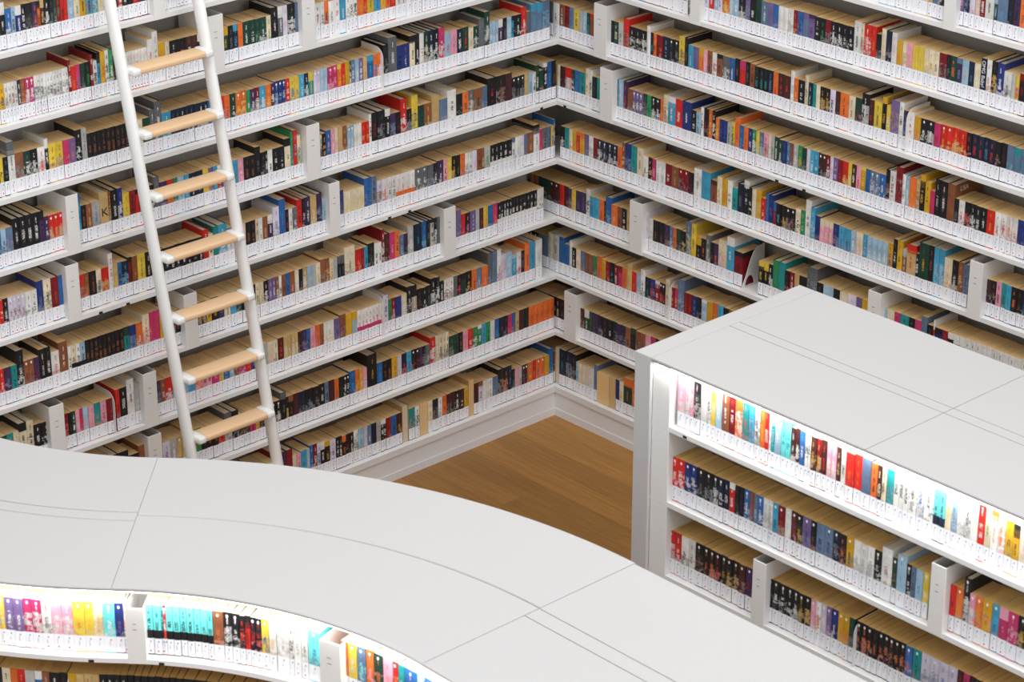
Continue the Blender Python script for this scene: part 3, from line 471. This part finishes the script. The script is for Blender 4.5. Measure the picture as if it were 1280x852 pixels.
def book_parts(w_, h, d, hard, seed, style, red, col, ink, page, tilt=0, lab=True, xform=None, cover=None, pages=None, label=None, flip=False):
    """cover (spine + boards), page block and spine label of one book in its own frame: x along the shelf, y into it, z up"""
    X = xform or (lambda p: p)
    if not lab:
        X0 = X; X = lambda p: X0((p[0], d - p[1], p[2]))
    c = min(.0022, w_ * .22); t = .0022 if hard else .00035; hw = w_ / 2; bul = .0018 if hard else .0009
    out = [(-hw, d), (-hw, c), (-hw + c, 0), (0, -bul), (hw - c, 0), (hw, c), (hw, d)]
    inn = [(-hw + t, d), (-hw + t, c + t), (-hw + c, .004), (0, .0035), (hw - c, .004), (hw - t, c + t), (hw - t, d)]
    pt, lcs, fc = [], [], []
    for z in (0, h):
        for i, (x, y) in enumerate(out): pt.append(X((x, y, z))); lcs.append((x, z, 1.0 if 1 <= i <= 5 else 0.0))
    for i in range(6): fc.append((i, i + 1, 8 + i, 7 + i))
    b0 = 14
    for (x, y) in inn: pt.append(X((x, y, h))); lcs.append((x, h, 0.0))
    for i in range(6): fc.append((7 + i, 8 + i, b0 + i + 1, b0 + i))
    pt += [X((-hw + t, d, 0)), X((hw - t, d, 0))]; lcs += [(0, 0, 0)] * 2
    fc += [(0, 7, b0, 21), (6, 22, b0 + 6, 13)]
    cover.poly(pt, lcs, col, ink, (seed, h, style), 0, fc)
    ph = h - (.004 if hard else .0001); pd = d - (.004 if hard else .001)
    px = hw - t - (.0002 if hard else -.0002); py = c + t + .0012
    pt = [X(p) for p in ((-px, py, .003), (px, py, .003), (px, pd, .003), (-px, pd, .003), (-px, py, ph), (px, py, ph), (px, pd, ph), (-px, pd, ph))]
    lcs = [(p[0], p[1], 0.0) for p in ((-px, py), (px, py), (px, pd), (-px, pd))] * 2
    pages.poly(pt, lcs, page, page, (seed, h, 0), 1, [(4, 5, 6, 7), (0, 1, 5, 4), (2, 3, 7, 6), (3, 0, 4, 7), (1, 2, 6, 5), (0, 3, 2, 1)])
    if lab:
        e = .0004; za, zb = .0045, .0620
        L_ = [(-hw - e * 0, c + .004), (-hw - e * 0, c), (-hw + c, -e), (0, -bul - e), (hw - c, -e), (hw, c), (hw, c + .004)]
        L_ = [(x, y - (e if 0 < i < 6 else 0)) for i, (x, y) in enumerate(L_)]
        pt, lcs = [], []
        for z in (za, zb):
            for x, y in L_: pt.append(X((x * 1.0, y, z))); lcs.append((x, z, 1.0))
        label.poly(pt, lcs, col, ink, (seed, h, red), 2, [(i, i + 1, 8 + i, 7 + i) for i in range(6)])

TRK = dict(L=TL, R=TR, B=TB, C=TC)
COLS_LIGHT = set('wcaelGyYpxlTo')
books = []; posts = []; ends = []
def parse(s_):
    toks = s_.split(); x = float(toks[0]); out = []
    for i in range(1, len(toks) - 0):
        pass
    i = 1; pend = None
    while i < len(toks):
        code = toks[i]; 
        if code == '|':
            out.append((x, x, '|')); i += 1
            try: x = float(toks[i]); i += 1
            except ValueError: pass
            continue
        nx = float(toks[i + 1]); out.append((x, nx, code)); x = nx; i += 2
    return out
HSC = {'L': 1.0, 'R': 1.0, 'B': 1.0, 'C': 0.955}
for (tr, k, crops) in ROWS:
    T = TRK[tr]
    zb = (-SP * k + TH - (.003 if tr == 'B' else 0)) if tr != 'C' else CSH[k - 1] + TH
    rec = .030 if tr in 'LR' else (.028 if tr == 'B' else .03)
    run_h = .175; last = None; cnt = 0; landmark = 'start'; run_dh = 0
    for (ox, zm, s_) in crops:
        for (a, b, code) in parse(s_):
            pa, pb = ox + a / zm, ox + b / zm
            zr = zb + .09
            if code == '|':
                ends.append((tr, k, pa, zb)); continue
            if code == '.': continue
            if code == '#':
                posts.append((tr, k, pa, pb)); cnt = 0; landmark = 'post'; continue
            n = 1
            if '*' in code:
                i_ = code.index('*'); j = i_ + 1
                while j < len(code) and code[j].isdigit(): j += 1
                n = int(code[i_ + 1:j]); code = code[:i_] + code[j:]
            hm = .0
            if '"' in code: hm = .047
            elif "'" in code: hm = .024
            cc = code.replace('~', '').replace('!', '').replace('"', '').replace("'", '').replace(',', '')
            c1 = cc[0]; c2 = cc[2] if '/' in cc and len(cc) > 2 else ('k' if c1 in COLS_LIGHT else 'w')
            if tr in 'LR' and hm == 0 and n == 1 and rnd.random() < .14: run_dh = rnd.choice((0, 0, 0, .004, -.004, .009))
            if n > 1: run_dh = 0
            dh0 = rnd.uniform(-.003, .003)
            sdrun = rnd.random()
            for j in range(n):
                qa = pa + (pb - pa) * j / n; qb = pa + (pb - pa) * (j + 1) / n
                s1, s2 = s_of(T, qa, zr, rec), s_of(T, qb, zr, rec)
                if abs(s2 - s1) < .004: continue
                cnt += 1
                h = .165 + hm * 1.2 + run_dh + (dh0 * .5 + rnd.uniform(-.0004, .0004) if n > 1 else rnd.uniform(-.0015, .0015))
                if tr == 'C': h += .019
                if tr == 'B': h = (.1735 + (hm if k > 1 else .034) + rnd.uniform(-.0004, .0004))
                if tr == 'B' and k == 1: h = (.186 if ',' in code else .218) + rnd.uniform(-.003, .003)
                style = sdrun if n > 1 else rnd.random()
                style *= .99
                if tr in 'B' and k in (2, 3) or (tr, k) == ('C', 1): style = 1.0 if rnd.random() < .8 else style
                elif tr in 'LR' and n > 1 and hm == 0 and sdrun > .6 and c1 not in 'wc': style = 1.0
                if '!' in code: style = 1.5
                books.append(dict(rev='~' in code, tr=tr, k=k, s=(s1 + s2) / 2, w=abs(s2 - s1) - .0003, h=h, zb=zb, rec=rec + rnd.uniform(-.002, .002), c1=c1, c2=c2,
                                  hard=hm > 0 and rnd.random() < .6, d=.108 + hm * 1.1 + rnd.uniform(0, .004) + (.018 if tr in 'LR' else .01) + (.05 if (tr, k) == ('C', 2) else 0), seed=rnd.random() * 100 if n == 1 else sdrun * 100 + j * .0001,
                                  style=style, red=rnd.random() if n == 1 else (1 if sdrun > .55 else 0), px=(qa + qb) / 2, n=cnt, lm=landmark, hm=hm))

def place(bk):
    T = TRK[bk['tr']]; p, t, n = T.at(bk['s'], bk['rec']); return Vector((p.x, p.y, bk['zb'])), t, n
# which of them the photograph shows, and how large
def hidden(x, y):
    if x < -2 or x > 1282 or y < -2 or y > 855: return True
    ce = [(-50, 530), (0, 539), (75, 556), (150, 566), (214, 569), (300, 573), (353, 578), (413, 586), (480, 597), (500, 603), (600, 635), (700, 668), (790, 702), (866, 741), (960, 794), (1070, 852), (1300, 990)]
    ci = [(-50, 722), (0, 724), (72, 728), (182, 735), (331, 753), (398, 771), (467, 800), (544, 838), (580, 860)]
    f = lambda P: next((a[1] + (b[1] - a[1]) * (x - a[0]) / (b[0] - a[0]) for a, b in zip(P, P[1:]) if a[0] <= x <= b[0]), 9999)
    return f(ce) < y < f(ci)
def behind_b(x, y):
    if x < 790: return False
    top = 438 - (x - 794) * .39 if x < 1003 else 357 + (x - 1003) * .379
    return y > top
def size_of(bk):
    p, t, n = place(bk)
    a = Vector((p.x, p.y, p.z + .5 * bk['h'])); x, y = project(a); x2, y2 = project((p.x, p.y, p.z + bk['h'] * .95))
    if hidden(x, y) or hidden(x2, y2) and hidden(x, y): return 0
    if bk['tr'] in 'LR' and behind_b(x, y): return 0
    if bk['tr'] == 'L':
        lx = 141 + y * .184 - 8; rx = 247 + y * .174 - 8
        if lx < x < lx + 15 or rx < x < rx + 14: return 0
    e = project((p.x + t.x * bk['w'] / 2, p.y + t.y * bk['w'] / 2, a.z)); g_ = project((p.x - t.x * bk['w'] / 2, p.y - t.y * bk['w'] / 2, a.z))
    yb_ = project((p.x, p.y, p.z))[1]; yt = project((p.x, p.y, p.z + bk['h']))[1]
    yt = max(yt, 0); yb_ = min(yb_, 852)
    return abs(e[0] - g_[0]) * max(0, yb_ - yt) * (1.35 if bk['hm'] else 1)
for bk in books: bk['A'] = size_of(bk)
order = sorted(range(len(books)), key=lambda i: -books[i]['A'])
TEXTS = [('L', 1, 130.5, 'K', .052, .108, (24, 30, 40), 0), ('R', -1, 1228, 'OMG Baby!', .0235, .128, (240, 240, 244), 0), ('R', 1, 1187, 'LISA', .030, -.024, (225, 222, 214), 1)]
for (tr_, k_, px_, *_r) in TEXTS:
    b_ = min((b for b in books if b['tr'] == tr_ and b['k'] == k_), key=lambda b: abs(b['px'] - px_)); b_['A'] = 9e9; b_['style'] = .2; b_['c2'] = b_['c1']
order = sorted(range(len(books)), key=lambda i: -books[i]['A'])
solo = set(order[:300]); 
for i, bk in enumerate(books): bk['solo'] = i in solo and bk['A'] > 0
vis = sum(1 for b in books if b['A'] > 0)

ORD = ['', 'first', 'second', 'third', 'fourth', 'fifth', 'sixth', 'seventh', 'eighth', 'ninth', 'tenth', 'eleventh', 'twelfth', 'thirteenth', 'fourteenth', 'fifteenth', 'sixteenth', 'seventeenth', 'eighteenth', 'nineteenth']
TENS = {2: 'twenty', 3: 'thirty', 4: 'forty', 5: 'fifty', 6: 'sixty', 7: 'seventy', 8: 'eighty', 9: 'ninety'}
def ordw(n):
    if n < 20: return ORD[n]
    if n > 99: return 'hundredth' if n == 100 else 'hundred-and-' + ordw(n - 100)
    if n % 10 == 0: return TENS[n // 10][:-1] + 'ieth'
    return TENS[n // 10] + '-' + ORD[n % 10]
# order in the frame along each row, counted from the frame's edge or from the last upright
from collections import defaultdict
rowsd = defaultdict(list)
for i, bk in enumerate(books): rowsd[(bk['tr'], bk['k'])].append(i)
SIXTH = {-2: 'ninth', -1: 'eighth', 0: 'seventh', 1: 'sixth', 2: 'fifth', 3: 'fourth', 4: 'third', 5: 'second', 6: 'lowest'}
for key, ids in rowsd.items():
    ids.sort(key=lambda i: books[i]['px'])
    pp = sorted(p_[3] for p_ in posts if p_[0] == key[0] and p_[1] == key[1])
    seg = None; c_ = 0
    for i in ids:
        bk = books[i]; sgi = sum(1 for x in pp if x - 1 <= bk['px'])
        if sgi != seg: seg = sgi; c_ = 0
        if not 2 <= project((place(bk)[0].x, place(bk)[0].y, bk['zb'] + .09))[0] <= 1279: bk['A'] = 0; bk['solo'] = False; continue
        c_ += 1; bk['ord'] = c_; bk['seg'] = sgi; bk['np'] = len(pp)
    segs = defaultdict(list)
    for i in ids:
        if 'seg' in books[i] and 2 <= project((place(books[i])[0].x, place(books[i])[0].y, books[i]['zb'] + .09))[0] <= 1279 and 'ord' in books[i]: segs[books[i]['seg']].append(i)
    for sg, l in segs.items():
        for j, i in enumerate(l): books[i]['rord'] = len(l) - j
def row_phrase(bk):
    if bk['tr'] == 'B': return {1: 'brightly lit top row', 2: 'second row', 3: 'third row', 4: 'fourth row'}[bk['k']] + ' of straight bookcase'
    if bk['tr'] == 'C': return {1: 'top row', 2: 'second row'}[bk['k']] + ' of curved bookcase'
    side = 'ladder wall' if bk['tr'] == 'L' else 'wall opposite the ladder'
    return SIXTH[bk['k']] + ' shelf up, ' + ('ladder wall' if bk['tr'] == 'L' else 'right-hand wall')
def lm_phrase(bk):
    if bk['seg'] == 0:
        if bk['tr'] == 'B': return 'from the end panel'
        if bk['tr'] in 'LC': return "from the picture's left edge"
        return 'from the room corner'
    if bk['seg'] == 1 and bk['np'] == 1: return 'after the upright'
    return 'after the ' + ordw(bk['seg']) + ' upright'
def rm_phrase(bk):
    if bk['seg'] == bk['np']:
        return {'L': 'before the room corner', 'R': "from the picture's right edge", 'B': "from the picture's right edge", 'C': 'before the top hides them'}[bk['tr']]
    return 'before the upright' if bk['np'] == 1 else 'before the ' + ordw(bk['seg'] + 1) + ' upright'
def label_of(bk):
    c1, c2 = NAMES[bk['c1']], NAMES[bk['c2']]
    size = 'tall ' if bk['hm'] else ''
    at = f"{ordw(bk['ord'])} {lm_phrase(bk)}" if bk['ord'] <= bk.get('rord', 999) else f"{ordw(bk['rord'])} {rm_phrase(bk)}"
    L_ = f"{size}{c1} book, {at}, {row_phrase(bk)}"
    if len(L_.split()) > 16: L_ = L_.replace("the picture's", 'the')
    return L_
PAGE = {'L': lin((224, 188, 136)), 'R': lin((224, 188, 132)), 'B': lin((214, 172, 106)), 'C': lin((200, 158, 96))}
PGL = lin((226, 210, 184))
rest = Pack()
GRP = {'B': 'books in the straight low bookcase', 'C': 'books in the curved low bookcase', 'L': 'books on the ladder wall', 'R': 'books on the wall without a ladder'}
for i, bk in enumerate(books):
    p, t, n = place(bk)
    col, ink = srgb(bk['c1']), srgb(bk['c2'])
    jit = random.Random(i).uniform(.88, 1.1); col = tuple(min(1, v * jit) for v in col[:3]) + (1,)
    base = PGL if (bk['hard'] or bk['hm'] > .04) else PAGE[bk['tr']]
    if bk['tr'] in 'BC' and bk['k'] == 1: base = lin((232, 214, 186))  # lamp wash painted into the paper: paler page colour in both lit top rows
    r_ = random.Random(int(bk['seed'] * 1000)); j2 = r_.uniform(.85, 1.12); page = tuple(min(1, v * j2) for v in base[:3]) + (1,)
    args = (bk['w'], bk['h'], bk['d'], bk['hard'], bk['seed'], bk['style'], bk['red'], col, ink, page)
    if bk['solo']:
        cv, pg, lb = Pack(), Pack(), Pack()
        book_parts(*args, cover=cv, pages=pg, label=lb, lab=not bk['rev'])
        o = empty('book', label_of(bk), 'book', (p.x, p.y, p.z), GRP[bk['tr']])
        o.rotation_euler = (0, 0, math.atan2(t.y, t.x)); bk['obj'] = o
        for nm, pk, m_ in (('cover', cv, MC), ('page_block', pg, MP), ('spine_label', lb, ML)):
            if not pk.v: continue
            pk.mi = [0] * len(pk.mi)
            q = bpy.data.objects.new(nm, pk.mesh(nm, [m_])); C.objects.link(q); q.parent = o
    elif bk['A'] > 0 or bk['tr'] in 'LRBC':
        def X(v, p=p, t=t, n=n): return (p.x + t.x * v[0] + n.x * v[1], p.y + t.y * v[0] + n.y * v[1], p.z + v[2])
        book_parts(*args, cover=rest, pages=rest, label=rest, xform=X, lab=not bk['rev'])
o = bpy.data.objects.new('shelved_books', rest.mesh('shelved_books', [MC, MP, ML])); C.objects.link(o)
o['label'] = 'remaining library books filling the white wall shelves and row ends'; o['category'] = 'books'; o['kind'] = 'stuff'

# ------------------------------------------------------------------ lettering large enough to read on a few books
def lettering(bk_obj, body, size, x, z, ink, side=None, depth=0):
    cu = bpy.data.curves.new('lettering', 'FONT'); cu.body = body; cu.size = size; cu.align_x = 'CENTER'; cu.align_y = 'CENTER'; cu.extrude = 0.0001
    tmp = bpy.data.objects.new('tmp', cu); C.objects.link(tmp); bpy.context.view_layer.update()
    me = bpy.data.meshes.new_from_object(tmp.evaluated_get(bpy.context.evaluated_depsgraph_get())); bpy.data.objects.remove(tmp)
    me.materials.clear(); me.materials.append(mat('lettering_ink', lin(ink), 0.5, 0.2))
    o = bpy.data.objects.new('lettering', me); C.objects.link(o); o.parent = bk_obj
    if side is None: o.matrix_local = Matrix.Translation((x, -.0022, z)) @ Matrix.Rotation(PI / 2, 4, 'X') @ (Matrix.Rotation(-PI / 2, 4, 'Z') if len(body) > 1 else Matrix.Identity(4))
    else: o.matrix_local = Matrix.Translation((side, depth, z)) @ Matrix.Rotation(PI / 2, 4, 'Z') @ Matrix.Rotation(PI / 2, 4, 'X')
for (tr_, k_, px_, body, size, z_, ink, sd_) in TEXTS:
    bk = min((b for b in books if b['tr'] == tr_ and b['k'] == k_ and 'obj' in b), key=lambda b: abs(b['px'] - px_), default=None)
    if bk is None: continue
    lettering(bk['obj'], body, size, 0, z_ if z_ > 0 else bk['h'] + z_, ink, bk['w'] / 2 + .0004 if sd_ else None, .062)

# uprights
for (tr, k, pa, pb) in posts:
    T = TRK[tr]
    if tr == 'C':
        zb = CSH[k - 1]; s1, s2 = s_of(T, pb, zb + .1, 0), s_of(T, pa, zb + .1, 0)
        p, t, n = T.at(max(s1, s2), 0); wd = min(.083, abs(s2 - s1)); post_part(caseC, p, t, n, wd, zb, .205, .2)
        continue
    zb = -SP * k
    s1 = s_of(T, pa, zb + .1, 0); s2 = s_of(T, pb, zb + .1, 0); wd = min(max(s2 - s1, .06), .083)
    p, t, n = T.at(s1, 0)
    post_part({'L': caseL, 'R': caseR, 'B': caseB}[tr], p, t, n, wd, zb, .258, .21)

# bookends
def bookend(tr, s_, zb, label, h=.19, d=.15, arch=False):
    T = TRK[tr]; p, t, n = T.at(s_, .012)
    bm = bmesh.new(); pts = []
    r = .05
    prof = [(0, 0)] + [(r - r * math.cos(a), h - r + r * math.sin(a)) for a in [PI / 2 * i / 8 for i in range(9)]] + [(d, h), (d, 0)]
    if arch: prof = [(0, 0), (.03, .06), (.052, .12), (.075, .165), (.1, .183), (d, h), (d, 0), (.085, 0)] + [(.055 + .03 * math.cos(a), .055 * math.sin(a)) for a in [PI * i / 8 for i in range(1, 8)]] + [(.025, 0)]
    for sgn in (0, .0018):
        pts.append([bm.verts.new((sgn, y, z)) for y, z in prof])
    m_ = len(prof)
    bm.faces.new(pts[0]); bm.faces.new(pts[1][::-1])
    for i in range(m_): bm.faces.new((pts[0][i], pts[0][(i + 1) % m_], pts[1][(i + 1) % m_], pts[1][i]))
    b = MB(); b.bm.free(); b.bm = bm
    o = empty('bookend', label, 'bookend', (p.x, p.y, zb))
    o.rotation_euler = (0, 0, math.atan2(t.y, t.x))
    b.obj('plate', METAL, o)
    MB().box(-.07, 0, .03, d, 0, .0015).obj('foot', METAL, o)
    return o
EL = {('L', 0): 'white rounded steel bookend beside orange books, seventh shelf up on the ladder wall', ('L', 4): 'white rounded steel bookend left of the ladder, third shelf up',
      ('R', 0): 'white rounded steel bookend before a run of red books, wall opposite the ladder', ('R', 3): 'white arched steel bookend holding a leaning red book, end of a gap',
      ('R', 4): 'white steel bookend beside a purple spine just above the straight bookcase', ('B', 3): 'white rounded steel bookend in the third row of the straight bookcase', ('C', 2): 'white rounded steel bookend in the second row of the curved bookcase'}
for (tr, k, px, zb) in ends:
    s_ = s_of(TRK[tr], px, zb + .09, .015)
    bookend(tr, s_, zb + .0005, EL.get((tr, k), 'white rounded steel bookend between books'), arch=(tr, k) == ('R', 3), h=.175 if tr in 'BC' else .19)
sx = s_of(TL, 479.5, -SP * 4 + .1, .015)
bookend('L', sx, -SP * 4 + TH, 'white rounded steel bookend behind pale pink paperbacks, ladder wall third shelf up', h=.2)

# black cam fittings where shelf boards join
FIT = [('L', 2, 160, 294), ('L', 2, 126, 305), ('L', 2, 512, 186), ('L', 2, 487, 194), ('L', 1, 677, 134), ('R', 1, 706, 131), ('R', 1, 971, 227), ('R', 1, 1005, 239), ('B', 1, 856, 547), ('C', 1, 114, 825), ('C', 1, 202, 829)]
for (tr, k, px, py) in FIT:
    T = TRK[tr]; par = {'L': caseL, 'R': caseR, 'B': caseB, 'C': caseC}[tr]
    zc = (-SP * k if tr != 'C' else CSH[0]) + .006
    p, t, n = T.at(s_of(T, px, zc, 0), 0)
    Mx = Matrix((t.to_3d(), n.to_3d(), Vector((0, 0, 1)))).transposed().to_4x4(); Mx.translation = Vector((p.x, p.y, zc)) - Vector(par.location)
    MB().box(-.009, .009, -.001, .003, -.006, .004, .0008).xf(Mx).obj('cam_fitting', DARK, par)

# ------------------------------------------------------------------ the ladder
lad = empty('ladder', 'white library ladder with pale wooden rungs leaning on the wall shelves', 'ladder', (.70, -2.37, FLOOR))
LX = lambda z: .05 + (1.2 - z) * .65 / 3.14
def tube(name, path, rx, ry, m, par, n=14):
    bm = bmesh.new(); rows = []
    d = (Vector(path[-1]) - Vector(path[0])).normalized(); u = Vector((0, 1, 0)); v = d.cross(u)
    for p in path:
        rows.append([bm.verts.new(Vector(p) + u * (ry * math.cos(2 * PI * i / n)) + v * (rx * math.sin(2 * PI * i / n))) for i in range(n)])
    for a, b in zip(rows, rows[1:]):
        for i in range(n): bm.faces.new((a[i], a[(i + 1) % n], b[(i + 1) % n], b[i]))
    bm.faces.new(rows[0]); bm.faces.new(rows[-1][::-1])
    B_ = MB(); B_.bm.free(); B_.bm = bm; return loc(B_.obj(name, m, par, True), par)
YL, YR = -2.575, -2.157
for y in (YL, YR):
    tube('rail', [(LX(z) - .015, y, z) for z in (FLOOR + .02, -1, 0, 1.3)], .030, .0225, METAL, lad)
    r = tube('rubber_foot', [(LX(z) - .015, y, z) for z in (FLOOR, FLOOR + .03)], .033, .026, DARK, lad)
for i in range(0, 10):
    z = .494 - .2525 * i
    if z < FLOOR + .1 or z > 1.25: continue
    x = LX(z)
    o = loc(MB().box(x - .04, x + .045, YL + .05, YR - .045, z - .013, z + .013, .009).obj('rung', RUNG, lad, True), lad)
    for (ya, yb) in ((YL + .012, YL + .052), (YR - .047, YR - .008)):
        e = MB().box(x - .042 - 0, x + .048, ya, yb, z - .015, z + .015, .010).obj('end_cap', CAPM, o, True)
        e.location = -Vector(lad.location) - o.location + Vector((0, 0, 0)) if False else -o.location - Vector(lad.location) + Vector((0, 0, 0))
        e.location = Vector((0, 0, 0))
if __import__('os').environ.get('DUMP'):
    from collections import Counter
    L_ = [o['label'] for o in bpy.data.objects if 'label' in o]
    for x in rnd.sample(L_, 30): print('LBL', x)
    print('DUPS', [k for k, v in Counter(L_).items() if v > 1][:10], max(len(x.split()) for x in L_))
    print('TRIS', sum(len(o.data.polygons) * 2 for o in bpy.data.objects if o.type == 'MESH'))
print('books', len(books), 'in view', vis)
